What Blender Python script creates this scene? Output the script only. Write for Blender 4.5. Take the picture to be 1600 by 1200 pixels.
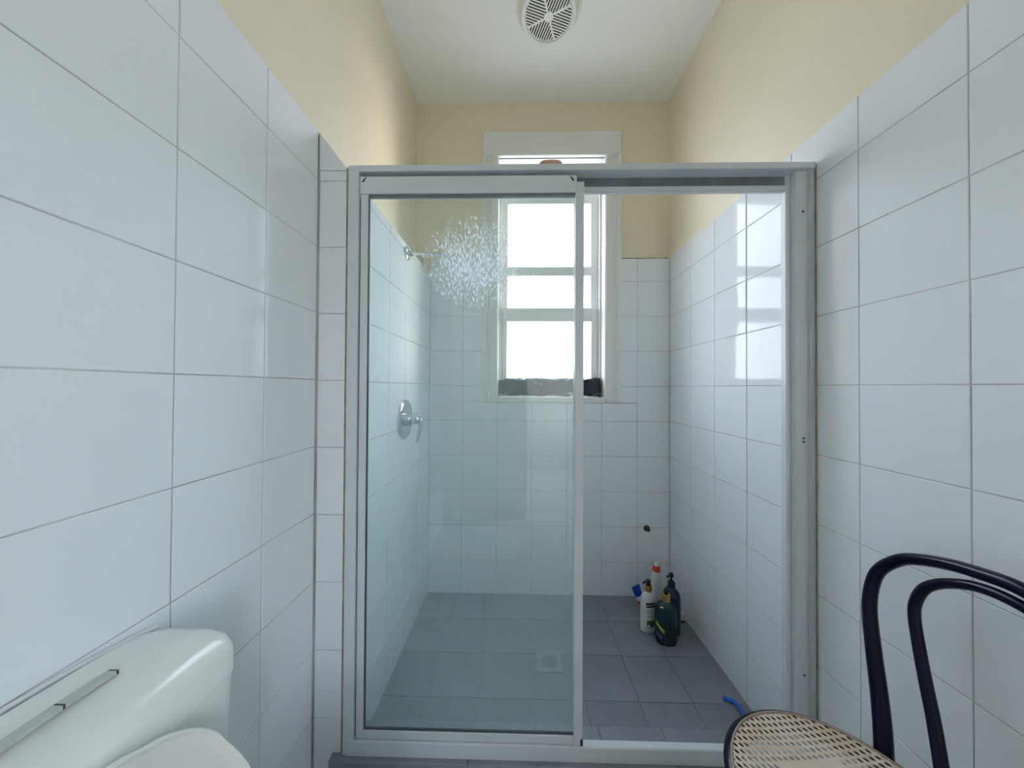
import bpy, bmesh, math, random
from mathutils import Vector, Matrix
random.seed(7)
for o in list(bpy.data.objects): bpy.data.objects.remove(o)
scene = bpy.context.scene
COL = scene.collection
H = 1.179                      # camera height above the shower floor

# ------------------------------------------------------------------ camera
cd = bpy.data.cameras.new('camera'); cam = bpy.data.objects.new('camera', cd); COL.objects.link(cam)
cd.sensor_width = 36.0; cd.lens = 36.0 * 501.37 / 1600.0; cd.clip_start = 0.02; cd.clip_end = 200
YAW, PITCH, ROLL = 0.0197, 0.0094, 0.0056
F = Vector((-math.sin(YAW)*math.cos(PITCH), math.cos(YAW)*math.cos(PITCH), math.sin(PITCH)))
R = Vector((math.cos(YAW), math.sin(YAW), 0)); U = R.cross(F)
R2 = R*math.cos(ROLL) + U*math.sin(ROLL); U2 = U*math.cos(ROLL) - R*math.sin(ROLL)
m = Matrix((R2, U2, -F)).transposed().to_4x4(); m.translation = Vector((0, 0, H)); cam.matrix_world = m
scene.camera = cam

# ------------------------------------------------------------------ world, lamps, exposure
w = bpy.data.worlds.new('overcast_sky'); scene.world = w; w.use_nodes = True
nt = w.node_tree; nt.nodes.clear()
wo = nt.nodes.new('ShaderNodeOutputWorld'); bg = nt.nodes.new('ShaderNodeBackground')
tc = nt.nodes.new('ShaderNodeTexCoord'); sp = nt.nodes.new('ShaderNodeSeparateXYZ'); cr = nt.nodes.new('ShaderNodeValToRGB')
mr = nt.nodes.new('ShaderNodeMapRange'); mr.inputs[1].default_value = -1; mr.inputs[2].default_value = 1
nt.links.new(tc.outputs['Generated'], sp.inputs[0]); nt.links.new(sp.outputs[2], mr.inputs[0]); nt.links.new(mr.outputs[0], cr.inputs[0])
e = cr.color_ramp.elements
e[0].position = 0.0; e[0].color = (0.30, 0.32, 0.33, 1)
e[1].position = 1.0; e[1].color = (0.76, 0.90, 1.10, 1)
a = e.new(0.47); a.color = (0.41, 0.43, 0.46, 1)
a = e.new(0.51); a.color = (0.97, 0.99, 1.03, 1)
a = e.new(0.62); a.color = (0.88, 0.97, 1.09, 1)
nt.links.new(cr.outputs[0], bg.inputs[0]); bg.inputs[1].default_value = 8.0
nt.links.new(bg.outputs[0], wo.inputs[0])
scene.view_settings.view_transform = 'Standard'; scene.view_settings.look = 'None'
scene.view_settings.gamma = 1.0; scene.view_settings.use_curve_mapping = False
scene.view_settings.exposure = 0.42
try:
    cy = scene.cycles; cy.max_bounces = 24; cy.diffuse_bounces = 12; cy.glossy_bounces = 6; cy.transparent_max_bounces = 32
except Exception: pass
def lamp(name, kind, loc, rot, energy, color, size=None, sy=None):
    l = bpy.data.lights.new(name, kind); o = bpy.data.objects.new(name, l); COL.objects.link(o)
    o.location = loc; o.rotation_euler = rot; l.energy = energy; l.color = color
    if kind == 'AREA':
        l.size = size
        if sy: l.shape = 'RECTANGLE'; l.size_y = sy
    return o
# low hazy sun outside the window, to the right of it
sun = lamp('sun', 'SUN', (3, 4, 3), (0, 0, 0), 3.4, (1.0, 0.82, 0.62)); sun.data.angle = math.radians(26)
sd = Vector((-0.85, -0.53, -0.04)); sun.rotation_euler = sd.to_track_quat('-Z', 'Y').to_euler()

# ------------------------------------------------------------------ helpers
def setp(b, **k):
    for n, v in k.items():
        n = n.replace('_', ' ')
        if n in b.inputs: b.inputs[n].default_value = v
def mat(name, col, rough=0.5, metal=0.0, bump=0.0, bscale=30, var=0.0, vscale=6, spec=0.5, coat=0.0, col2=None):
    m = bpy.data.materials.new(name); m.use_nodes = True; n = m.node_tree.nodes; L = m.node_tree.links
    b = n['Principled BSDF']; c = (*col, 1)
    setp(b, Base_Color=c, Roughness=rough, Metallic=metal, Specular_IOR_Level=spec, Coat_Weight=coat)
    t = n.new('ShaderNodeTexCoord')
    if var or col2:
        nz = n.new('ShaderNodeTexNoise'); nz.inputs['Scale'].default_value = vscale; nz.inputs['Detail'].default_value = 5
        L.new(t.outputs['Object'], nz.inputs['Vector'])
        r = n.new('ShaderNodeValToRGB'); L.new(nz.outputs['Fac'], r.inputs[0]); L.new(r.outputs[0], b.inputs['Base Color'])
        lo = col2 if col2 else tuple(x*(1-var) for x in col)
        r.color_ramp.elements[0].position = 0.35; r.color_ramp.elements[0].color = (*lo, 1)
        r.color_ramp.elements[1].position = 0.65; r.color_ramp.elements[1].color = c
    if bump:
        nz = n.new('ShaderNodeTexNoise'); nz.inputs['Scale'].default_value = bscale; nz.inputs['Detail'].default_value = 2
        L.new(t.outputs['Object'], nz.inputs['Vector'])
        bp = n.new('ShaderNodeBump'); bp.inputs['Strength'].default_value = bump; bp.inputs['Distance'].default_value = 0.01
        L.new(nz.outputs['Fac'], bp.inputs['Height']); L.new(bp.outputs[0], b.inputs['Normal'])
    return m

M = {}
M['tile'] = mat('white_glazed_tile', (0.79, 0.835, 0.872), 0.06, bump=0.012, bscale=9, spec=0.2)
M['grout'] = mat('grey_grout', (0.62, 0.64, 0.65), 0.9, col2=(0.36, 0.36, 0.355), vscale=4)
M['cream'] = mat('cream_wall_paint', (0.82, 0.75, 0.59), 0.45, var=0.04, vscale=2.5, bump=0.03, bscale=25)
M['ceil'] = mat('white_ceiling_paint', (0.88, 0.89, 0.87), 0.7, var=0.02, vscale=2)
M['ftile'] = mat('grey_floor_tile', (0.265, 0.285, 0.33), 0.33, var=0.18, vscale=4, bump=0.04, bscale=60)
M['bfloor'] = mat('pale_grey_bathroom_floor', (0.44, 0.45, 0.46), 0.4, var=0.1, vscale=4)
M['fgrout'] = mat('floor_grout', (0.34, 0.35, 0.37), 0.85, col2=(0.22, 0.23, 0.25), vscale=9)
M['alu'] = mat('white_coated_aluminium', (0.66, 0.71, 0.75), 0.35, var=0.05, vscale=8)
M['alugrey'] = mat('grey_aluminium', (0.55, 0.60, 0.63), 0.4, var=0.08, vscale=10)  # greyer tone for the outer strip of the right jamb
M['aludark'] = mat('shaded_track_dark_seal', (0.20, 0.225, 0.25), 0.45, var=0.3, vscale=14)  # header track's shade put into a darker grey; also colours the dark glazing seal
M['seal'] = mat('dark_rubber_seal', (0.05, 0.06, 0.07), 0.6)
M['silicone'] = mat('yellowed_silicone', (0.42, 0.37, 0.25), 0.5, col2=(0.22, 0.18, 0.12), vscale=18)
M['trim'] = mat('white_gloss_trim_paint', (0.78, 0.79, 0.78), 0.3, var=0.02)
M['chrome'] = mat('chrome', (0.62, 0.66, 0.69), 0.12, metal=1.0)
M['black'] = mat('black_opening', (0.012, 0.013, 0.016), 0.8)
M['plastic'] = mat('white_plastic', (0.80, 0.82, 0.80), 0.18, coat=0.2)
M['fanw'] = mat('white_fan_plastic', (0.78, 0.78, 0.75), 0.4)
M['wood'] = mat('black_lacquered_bentwood', (0.003, 0.004, 0.022), 0.2, var=0.3, vscale=20, spec=0.2)
M['terra'] = mat('terracotta', (0.42, 0.20, 0.13), 0.8, var=0.2, vscale=10)
M['white'] = mat('white_bottle_plastic', (0.72, 0.73, 0.74), 0.3)
M['gold'] = mat('gold_collar', (0.62, 0.36, 0.10), 0.3, metal=0.7)
M['blk'] = mat('black_plastic', (0.015, 0.015, 0.02), 0.35)
M['red'] = mat('red_plastic', (0.65, 0.05, 0.02), 0.4)
M['blue'] = mat('blue_plastic', (0.015, 0.06, 0.42), 0.35)
M['razor'] = mat('bright_blue_plastic', (0.01, 0.14, 0.70), 0.35)
M['navy'] = mat('dark_navy_plastic', (0.012, 0.014, 0.05), 0.3)
M['green'] = mat('dark_green_plastic', (0.003, 0.045, 0.042), 0.25, col2=(0.004, 0.025, 0.04), vscale=25)
M['lime'] = mat('lime_print', (0.45, 0.50, 0.06), 0.5)
M['violet'] = mat('violet_print', (0.13, 0.09, 0.20), 0.5)
M['ink'] = mat('dark_ink_print', (0.02, 0.02, 0.05), 0.5)
M['greyink'] = mat('grey_ink_print', (0.38, 0.40, 0.42), 0.5)
M['brown'] = mat('brown_badge_print', (0.13, 0.10, 0.05), 0.4, col2=(0.02, 0.02, 0.03), vscale=90)
M['pipe'] = mat('tarnished_brass', (0.07, 0.075, 0.08), 0.45, metal=0.6)
M['bag'] = mat('black_plastic_bag', (0.018, 0.021, 0.035), 0.35, bump=0.8, bscale=40)
M['eave'] = mat('white_eave_board', (0.85, 0.84, 0.80), 0.6)
M['hallwall'] = mat('taupe_fill_hall_paint', (0.48, 0.47, 0.45), 0.7, var=0.03)
M['hallfloor'] = mat('timber_fill_hall_floor', (0.50, 0.46, 0.40), 0.5, var=0.1, vscale=5)
M['brick'] = mat('rendered_outer_wall', (0.6, 0.58, 0.54), 0.9)

def bag_material():
    m = M['bag']; n = m.node_tree.nodes; L = m.node_tree.links; b = n['Principled BSDF']
    t = n.new('ShaderNodeTexCoord'); mp = n.new('ShaderNodeMapping'); mp.inputs['Scale'].default_value = (7, 7, 16)
    nz = n.new('ShaderNodeTexNoise'); nz.inputs['Scale'].default_value = 1.6; nz.inputs['Detail'].default_value = 6; nz.inputs['Distortion'].default_value = 0.8
    r = n.new('ShaderNodeValToRGB'); e = r.color_ramp.elements
    e[0].position = 0.62; e[0].color = (0.012, 0.015, 0.032, 1); e[1].position = 0.68; e[1].color = (0.42, 0.43, 0.45, 1)
    x = e.new(0.78); x.color = (0.5, 0.42, 0.36, 1)
    L.new(t.outputs['Object'], mp.inputs[0]); L.new(mp.outputs[0], nz.inputs['Vector']); L.new(nz.outputs['Fac'], r.inputs[0]); L.new(r.outputs[0], b.inputs['Base Color'])
bag_material()

def glass(name, tint, scum=0.0, drops=False):
    m = bpy.data.materials.new(name); m.use_nodes = True; n = m.node_tree.nodes; L = m.node_tree.links; n.clear()
    out = n.new('ShaderNodeOutputMaterial')
    tr = n.new('ShaderNodeBsdfTransparent'); tr.inputs[0].default_value = (*tint, 1)
    gl = n.new('ShaderNodeBsdfGlossy'); gl.inputs['Roughness'].default_value = 0.0; gl.inputs['Color'].default_value = (1, 1, 1, 1)
    g = n.new('ShaderNodeNewGeometry')
    dt = n.new('ShaderNodeVectorMath'); dt.operation = 'DOT_PRODUCT'; L.new(g.outputs['Incoming'], dt.inputs[0]); L.new(g.outputs['Normal'], dt.inputs[1])
    def mth(op, a, b=None):
        x = n.new('ShaderNodeMath'); x.operation = op
        for i, v in enumerate((a, b)):
            if v is None: continue
            if isinstance(v, (int, float)): x.inputs[i].default_value = v
            else: L.new(v, x.inputs[i])
        return x.outputs[0]
    c = mth('ABSOLUTE', dt.outputs['Value']); p = mth('POWER', mth('SUBTRACT', 1.0, c), 5.0)
    fr = mth('ADD', mth('MULTIPLY', p, 0.96), 0.04)
    mx = n.new('ShaderNodeMixShader'); L.new(fr, mx.inputs[0]); L.new(tr.outputs[0], mx.inputs[1]); L.new(gl.outputs[0], mx.inputs[2])
    last = mx.outputs[0]
    if scum or drops:
        df = n.new('ShaderNodeBsdfDiffuse'); df.inputs[0].default_value = (0.58, 0.88, 0.84, 1)
        tl = n.new('ShaderNodeBsdfTranslucent'); tl.inputs[0].default_value = (0.80, 0.86, 0.92, 1)
        dm = n.new('ShaderNodeMixShader'); dm.inputs[0].default_value = 0.30; L.new(df.outputs[0], dm.inputs[1]); L.new(tl.outputs[0], dm.inputs[2])
        tcn = n.new('ShaderNodeTexCoord'); fac = scum
        nz0 = n.new('ShaderNodeTexNoise'); nz0.inputs['Scale'].default_value = 3; nz0.inputs['Detail'].default_value = 3
        L.new(tcn.outputs['Object'], nz0.inputs['Vector'])
        s0 = n.new('ShaderNodeSeparateXYZ'); L.new(tcn.outputs['Object'], s0.inputs[0])   # more soap film towards the bottom
        fac = mth('MULTIPLY', mth('MULTIPLY', mth('ADD', nz0.outputs['Fac'], 0.5), scum), mth('SUBTRACT', 1.7, mth('MULTIPLY', s0.outputs[2], 0.75)))
        if drops:
            mp = n.new('ShaderNodeMapping'); mp.inputs['Scale'].default_value = (190, 1, 70); L.new(tcn.outputs['Object'], mp.inputs[0])
            nz = n.new('ShaderNodeTexNoise'); nz.inputs['Scale'].default_value = 1.0; nz.inputs['Detail'].default_value = 3; L.new(mp.outputs[0], nz.inputs['Vector'])
            mp2 = n.new('ShaderNodeMapping'); mp2.inputs['Scale'].default_value = (14, 1, 8); L.new(tcn.outputs['Object'], mp2.inputs[0])
            nz2 = n.new('ShaderNodeTexNoise'); nz2.inputs['Scale'].default_value = 1.0; nz2.inputs['Detail'].default_value = 3; L.new(mp2.outputs[0], nz2.inputs['Vector'])
            sx = n.new('ShaderNodeSeparateXYZ'); L.new(tcn.outputs['Object'], sx.inputs[0])
            # splash patch of dried drops: centre (DX, DZ) in the pane's own coordinates
            dx = mth('MULTIPLY', mth('SUBTRACT', sx.outputs[0], drops[0]), 1/0.175); dz = mth('MULTIPLY', mth('SUBTRACT', sx.outputs[2], drops[1]), 1/0.15)
            dd = mth('ADD', mth('MULTIPLY', dx, dx), mth('MULTIPLY', dz, dz))
            patch = mth('MAXIMUM', mth('SUBTRACT', 1.05, dd), 0.0)
            amt = mth('MULTIPLY', patch, mth('ADD', mth('MULTIPLY', nz2.outputs['Fac'], 0.5), 0.0))
            thr = mth('MULTIPLY', mth('SUBTRACT', mth('ADD', nz.outputs['Fac'], mth('MULTIPLY', amt, 0.75)), 0.63), mth('MINIMUM', mth('MULTIPLY', patch, 6.0), 1.0))
            dr = mth('MINIMUM', mth('MAXIMUM', mth('MULTIPLY', thr, 5.5), 0.0), 0.7)
            haze = mth('MULTIPLY', mth('MINIMUM', patch, 0.6), 0.10)
            fac = mth('ADD', fac, haze)
        m2 = n.new('ShaderNodeMixShader')
        if isinstance(fac, float): m2.inputs[0].default_value = fac
        else: L.new(fac, m2.inputs[0])
        L.new(last, m2.inputs[1]); L.new(dm.outputs[0], m2.inputs[2]); last = m2.outputs[0]
        if drops:                                   # chalky dried drops, lit through from the window side
            t2 = n.new('ShaderNodeBsdfTranslucent'); t2.inputs[0].default_value = (0.86, 0.91, 0.97, 1)
            d2 = n.new('ShaderNodeBsdfDiffuse'); d2.inputs[0].default_value = (0.86, 0.91, 0.97, 1)
            mm = n.new('ShaderNodeMixShader'); mm.inputs[0].default_value = 0.6; L.new(d2.outputs[0], mm.inputs[1]); L.new(t2.outputs[0], mm.inputs[2])
            m3 = n.new('ShaderNodeMixShader'); L.new(dr, m3.inputs[0]); L.new(last, m3.inputs[1]); L.new(mm.outputs[0], m3.inputs[2]); last = m3.outputs[0]
    L.new(last, out.inputs[0])
    return m
M['wglass'] = glass('window_glass', (0.985, 0.99, 0.99))
M['sglass'] = glass('shower_glass_stained', (0.968, 0.988, 0.986), 0.058, drops=(0.015, 1.385))
M['sglass2'] = glass('shower_glass', (0.968, 0.988, 0.986), 0.025)

def cane():
    m = bpy.data.materials.new('woven_cane'); m.use_nodes = True; n = m.node_tree.nodes; L = m.node_tree.links; b = n['Principled BSDF']
    setp(b, Roughness=0.55)
    t = n.new('ShaderNodeTexCoord')
    def mth(op, a, b=None):
        x = n.new('ShaderNodeMath'); x.operation = op
        for i, v in enumerate((a, b)):
            if v is None: continue
            if isinstance(v, (int, float)): x.inputs[i].default_value = v
            else: L.new(v, x.inputs[i])
        return x.outputs[0]
    mp = n.new('ShaderNodeMapping'); mp.inputs['Rotation'].default_value = (0, 0, math.radians(-4)); L.new(t.outputs['Object'], mp.inputs[0])
    s = n.new('ShaderNodeSeparateXYZ'); L.new(mp.outputs[0], s.inputs[0])
    P = 0.0122
    def cell(off):
        fx = mth('SUBTRACT', mth('FRACT', mth('ADD', mth('MULTIPLY', s.outputs[0], 1/P), off + 50)), 0.5)
        fy = mth('SUBTRACT', mth('FRACT', mth('ADD', mth('MULTIPLY', s.outputs[1], 1/(P*1.9)), off + 50)), 0.5)
        fy = mth('MULTIPLY', fy, 1.9)
        # slanted lens-shaped opening
        uu = mth('ADD', fx, mth('MULTIPLY', fy, 0.45)); 
        return mth('ADD', mth('MULTIPLY', mth('MULTIPLY', uu, uu), 15.0), mth('MULTIPLY', mth('MULTIPLY', fy, fy), 8.0))
    d = mth('MINIMUM', cell(0.0), cell(0.5))
    hole = mth('LESS_THAN', d, 1.0)
    nz = n.new('ShaderNodeTexNoise'); nz.inputs['Scale'].default_value = 12; nz.inputs['Detail'].default_value = 3; L.new(t.outputs['Object'], nz.inputs['Vector'])
    r = n.new('ShaderNodeValToRGB'); L.new(nz.outputs['Fac'], r.inputs[0])
    e = r.color_ramp.elements; e[0].position = 0.35; e[0].color = (0.68, 0.55, 0.43, 1); e[1].position = 0.68; e[1].color = (0.82, 0.72, 0.63, 1)
    L.new(r.outputs[0], b.inputs['Base Color'])
    wv = n.new('ShaderNodeTexWave'); wv.inputs['Scale'].default_value = 140; wv.bands_direction = 'DIAGONAL'; L.new(t.outputs['Object'], wv.inputs['Vector'])
    bp = n.new('ShaderNodeBump'); bp.inputs['Strength'].default_value = 0.35; bp.inputs['Distance'].default_value = 0.002; L.new(wv.outputs['Fac'], bp.inputs['Height']); L.new(bp.outputs[0], b.inputs['Normal'])
    # a worn patch where the strands have closed up over the holes
    px = mth('SUBTRACT', s.outputs[0], 0.0); py = mth('SUBTRACT', s.outputs[1], 0.055)
    ex = mth('LESS_THAN', mth('ABSOLUTE', mth('SUBTRACT', px, 0.005)), 0.062); ey = mth('LESS_THAN', mth('ABSOLUTE', mth('SUBTRACT', py, 0.0)), 0.035)
    worn = mth('MULTIPLY', ex, ey)
    keep = mth('MULTIPLY', hole, mth('SUBTRACT', 1.0, worn))
    tr = n.new('ShaderNodeBsdfTransparent'); mx = n.new('ShaderNodeMixShader'); L.new(keep, mx.inputs[0]); L.new(b.outputs[0], mx.inputs[1]); L.new(tr.outputs[0], mx.inputs[2])
    L.new(mx.outputs[0], n['Material Output'].inputs[0])
    return m
M['cane'] = cane()

# --- mesh helpers: every shape is written in world coordinates and shifted to its object's origin
def B(): return bmesh.new()
def box(bm, x0, x1, y0, y1, z0, z1, bev=0.0, seg=1):
    vs = [bm.verts.new(p) for p in ((x0,y0,z0),(x1,y0,z0),(x1,y1,z0),(x0,y1,z0),(x0,y0,z1),(x1,y0,z1),(x1,y1,z1),(x0,y1,z1))]
    fs = [bm.faces.new([vs[i] for i in q]) for q in ((0,3,2,1),(4,5,6,7),(0,1,5,4),(1,2,6,5),(2,3,7,6),(3,0,4,7))]
    if bev:
        es = list({e for f in fs for e in f.edges})
        bmesh.ops.bevel(bm, geom=es, offset=bev, segments=seg, affect='EDGES', profile=0.5)
    return bm
def prism(bm, poly, axis, a, b):
    """extrude a 2D polygon along an axis; poly in the two other axes in order"""
    def P(p, t):
        if axis == 'x': return (t, p[0], p[1])
        if axis == 'y': return (p[0], t, p[1])
        return (p[0], p[1], t)
    A = [bm.verts.new(P(p, a)) for p in poly]; C = [bm.verts.new(P(p, b)) for p in poly]
    n = len(poly)
    bm.faces.new(A[::-1]); bm.faces.new(C)
    for i in range(n): bm.faces.new((A[i], A[(i+1) % n], C[(i+1) % n], C[i]))
    return bm
def loft(bm, rings, cap=True):
    """rings: list of lists of points (equal length)"""
    V = [[bm.verts.new(p) for p in r] for r in rings]; n = len(rings[0])
    for i in range(len(V)-1):
        for j in range(n): bm.faces.new((V[i][j], V[i][(j+1) % n], V[i+1][(j+1) % n], V[i+1][j]))
    if cap: bm.faces.new(V[0][::-1]); bm.faces.new(V[-1])
    return bm
def lathe(bm, c, prof, n=24, rx=1.0, ry=1.0, rot=0.0, sq=2.0):
    rings = []
    for r, z in prof:
        ring = []
        for j in range(n):
            a = 2*math.pi*j/n; ca, sa = math.cos(a), math.sin(a)
            x = math.copysign(abs(ca)**(2/sq), ca)*r*rx; y = math.copysign(abs(sa)**(2/sq), sa)*r*ry
            ring.append((c[0]+x*math.cos(rot)-y*math.sin(rot), c[1]+x*math.sin(rot)+y*math.cos(rot), c[2]+z))
        rings.append(ring)
    return loft(bm, rings)
def lathe_axis(bm, c, ax, prof, n=24):
    ax = Vector(ax).normalized(); u = ax.orthogonal().normalized(); v = ax.cross(u)
    c = Vector(c)
    return loft(bm, [[c + ax*z + (u*math.cos(2*math.pi*j/n) + v*math.sin(2*math.pi*j/n))*r for j in range(n)] for r, z in prof])
def spline(pts, k=6, closed=False):
    P = [Vector(p) for p in pts]; n = len(P); out = []
    rng = range(n if closed else n-1)
    for i in rng:
        if closed: p0, p1, p2, p3 = P[(i-1) % n], P[i], P[(i+1) % n], P[(i+2) % n]
        else: p0, p1, p2, p3 = P[max(i-1, 0)], P[i], P[i+1], P[min(i+2, n-1)]
        for j in range(k):
            t = j/k
            out.append(0.5*((2*p1) + (p2-p0)*t + (2*p0-5*p1+4*p2-p3)*t*t + (3*p1-p0-3*p2+p3)*t**3))
    if not closed: out.append(P[-1])
    return out
def tube(bm, pts, rad, n=12, closed=False):
    """rad: number or list matching pts"""
    P = [Vector(p) for p in pts]; N = len(P)
    rr = rad if isinstance(rad, (list, tuple)) else [rad]*N
    rings = []; u = None
    for i in range(N):
        a = P[(i-1) % N] if (closed or i > 0) else P[i]; b = P[(i+1) % N] if (closed or i < N-1) else P[i]
        t = (b-a).normalized()
        if u is None: u = t.orthogonal().normalized()
        u = (u - t*u.dot(t)).normalized(); v = t.cross(u)
        rings.append([P[i] + (u*math.cos(2*math.pi*j/n) + v*math.sin(2*math.pi*j/n))*rr[i] for j in range(n)])
    if closed:
        V = [[bm.verts.new(p) for p in r] for r in rings]
        for i in range(N):
            A, C = V[i], V[(i+1) % N]
            if i == N-1:   # align the seam
                off = min(range(n), key=lambda k: (C[k].co-A[0].co).length); C = C[off:]+C[:off]
            for j in range(n): bm.faces.new((A[j], A[(j+1) % n], C[(j+1) % n], C[j]))
        return bm
    return loft(bm, rings)

def link(name, bm, m, parent=None, origin=None, smooth=None, mesh_mats=None):
    bmesh.ops.recalc_face_normals(bm, faces=bm.faces)
    lo = Vector((min(v.co.x for v in bm.verts), min(v.co.y for v in bm.verts), min(v.co.z for v in bm.verts)))
    hi = Vector((max(v.co.x for v in bm.verts), max(v.co.y for v in bm.verts), max(v.co.z for v in bm.verts)))
    o0 = Vector(origin) if origin is not None else Vector(((lo.x+hi.x)/2, (lo.y+hi.y)/2, lo.z))
    for v in bm.verts: v.co -= o0
    if smooth:
        for f in bm.faces: f.smooth = True
        for e in bm.edges:
            if len(e.link_faces) == 2 and e.calc_face_angle(0) > math.radians(smooth): e.smooth = False
    me = bpy.data.meshes.new(name); bm.to_mesh(me); bm.free()
    for x in (m if isinstance(m, list) else [m]): me.materials.append(x)
    o = bpy.data.objects.new(name, me); COL.objects.link(o)
    if parent:
        o.parent = parent; o.location = o0 - wloc(parent)
    else: o.location = o0
    return o
def wloc(o):
    p = o.location.copy()
    while o.parent: o = o.parent; p = p + o.location
    return p
def thing(name, label, cat, loc, group=None):
    o = bpy.data.objects.new(name, None); o.empty_display_size = 0.05; COL.objects.link(o); o.location = loc
    o['label'] = label; o['category'] = cat
    if group: o['group'] = group
    return o
def tag(o, label, cat, group=None):
    o['label'] = label; o['category'] = cat
    if group: o['group'] = group
    return o
def struct(name, bm, m, parent=None, origin=None, smooth=None):
    o = link(name, bm, m, parent, origin, smooth)
    if not parent: o['kind'] = 'structure'
    return o

# --- tiles: each tile is an object of its own; alike sizes share a mesh
_tm = {}
def tile_mesh(w, h, th, m, bev, poly=None):
    key = (round(w, 3), round(h, 3), th, m.name)
    if poly is None and key in _tm: return _tm[key]
    bm = B()
    P = poly or [(-w/2, -h/2), (w/2, -h/2), (w/2, h/2), (-w/2, h/2)]
    cx = sum(p[0] for p in P)/len(P); cy = sum(p[1] for p in P)/len(P)
    def ins(p, d):
        # simple inset towards the centre
        if poly is None: return (p[0]-math.copysign(d, p[0]), p[1]-math.copysign(d, p[1]))
        v = Vector((cx-p[0], cy-p[1])); v.normalize(); return (p[0]+v.x*d*1.6, p[1]+v.y*d*1.6)
    r0 = [(p[0], p[1], -th) for p in P]
    r1 = [(p[0], p[1], -bev*0.75) for p in P]
    r2 = [(*ins(p, bev*0.35), -bev*0.22) for p in P]; r3 = [(*ins(p, bev), 0.0) for p in P]
    loft(bm, [r0, r1, r2, r3])
    bmesh.ops.recalc_face_normals(bm, faces=bm.faces)
    me = bpy.data.meshes.new('tile'); bm.to_mesh(me); bm.free(); me.materials.append(m)
    if poly is None: _tm[key] = me
    return me
def tile(parent, o, u, v, a0, a1, b0, b1, th=0.004, m=None, gap=0.0020, bev=0.0016, jit=0.0016, poly=None, tilt=0.0):
    """one tile in the plane o + u*a + v*b, its face looking along u x v"""
    m = m or M['tile']; u = Vector(u); v = Vector(v); nrm = u.cross(v); o = Vector(o)
    if poly is None:
        w, h = a1-a0-gap, b1-b0-gap
        if w < 0.006 or h < 0.006: return
        me = tile_mesh(w, h, th, m, min(bev, w/5, h/5)); ca, cb = (a0+a1)/2, (b0+b1)/2
    else:
        ca = sum(p[0] for p in poly)/len(poly); cb = sum(p[1] for p in poly)/len(poly)
        me = tile_mesh(0, 0, th, m, bev, [((p[0]-ca)*0.985, (p[1]-cb)*0.985) for p in poly]); w, h = a1-a0, b1-b0
    ob = bpy.data.objects.new('tile', me); COL.objects.link(ob)
    c = o + u*ca + v*cb + nrm*(random.uniform(-0.0003, 0.0) + math.sin(math.radians(abs(tilt)))*w/2)
    rot = Matrix((u, v, nrm)).transposed()
    k = min(1.0, 0.2/max(w, h))
    j = Matrix.Rotation(random.gauss(0, jit)*k, 3, 'X') @ Matrix.Rotation(random.gauss(0, jit)*k, 3, 'Y') if jit else Matrix.Identity(3)
    ob.parent = parent; ob.matrix_basis = Matrix.Translation(c - wloc(parent)) @ (Matrix.Rotation(math.radians(tilt), 3, 'Z') @ rot @ j).to_4x4()
    return ob

# ------------------------------------------------------------------ the room shell
XL, XR, YN, YB = -0.604, 0.8626, 0.948, 1.843      # tile faces: left, right, nib, back
YP, ZC, YF = 1.873, H+1.67, -0.95                   # painted back wall, ceiling, front wall
XS = -0.512                                         # tile face of the built-out shower side
TT = 0.004
top_l, top_r, top_b = H+0.766, H+0.748, H+0.739

# floor
bm = B(); box(bm, -0.75, 1.0, YF, 0.935, -0.1, -0.0); floor = struct('floor', bm, M['bfloor'])
bm = B(); box(bm, -0.515, XR+0.003, 1.04, 1.846, -0.1, -TT); sfloor = struct('floor_shower', bm, M['fgrout'])
xs = [XS-0.003, -0.34, -0.14, 0.06, 0.26, 0.46, 0.66, XR]; ys = [1.043, 1.225, 1.432, 1.64, 1.843]
for i in range(len(xs)-1):
    for j in range(len(ys)-1):
        tile(sfloor, (0, 0, 0), (1, 0, 0), (0, 1, 0), xs[i], xs[i+1], ys[j], ys[j+1], m=M['ftile'], gap=0.0016, bev=0.0006, jit=0.0008)
# tiled hob under the screen
bm = B(); box(bm, -0.541, XR+0.003, 0.929, 1.040, 0.0, 0.0965-TT); hob = struct('trim_hob', bm, M['fgrout'])
hx = [-0.545, -0.34, -0.14, 0.06, 0.26, 0.46, 0.66, XR]
for i in range(len(hx)-1):
    tile(hob, (0, 0, 0.0965), (1, 0, 0), (0, 1, 0), hx[i], hx[i+1], 0.925, 1.044, m=M['ftile'], gap=0.003, bev=0.003, jit=0.0005)
    tile(hob, (0, 0.925, 0), (1, 0, 0), (0, 0, 1), hx[i], hx[i+1], 0.0, 0.0955, m=M['ftile'], gap=0.003, bev=0.003, jit=0.0005)
    if hx[i] > -0.5 or True:
        tile(hob, (0, 1.044, 0), (-1, 0, 0), (0, 0, 1), -hx[i+1], -max(hx[i], XS), 0.0, 0.0955, m=M['ftile'], gap=0.003, bev=0.003, jit=0.0005)

# ceiling
bm = B(); box(bm, XL-0.25, XR+0.25, YF-0.1, YP+0.25, ZC, ZC+0.12); struct('ceiling', bm, M['ceil'])

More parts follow.
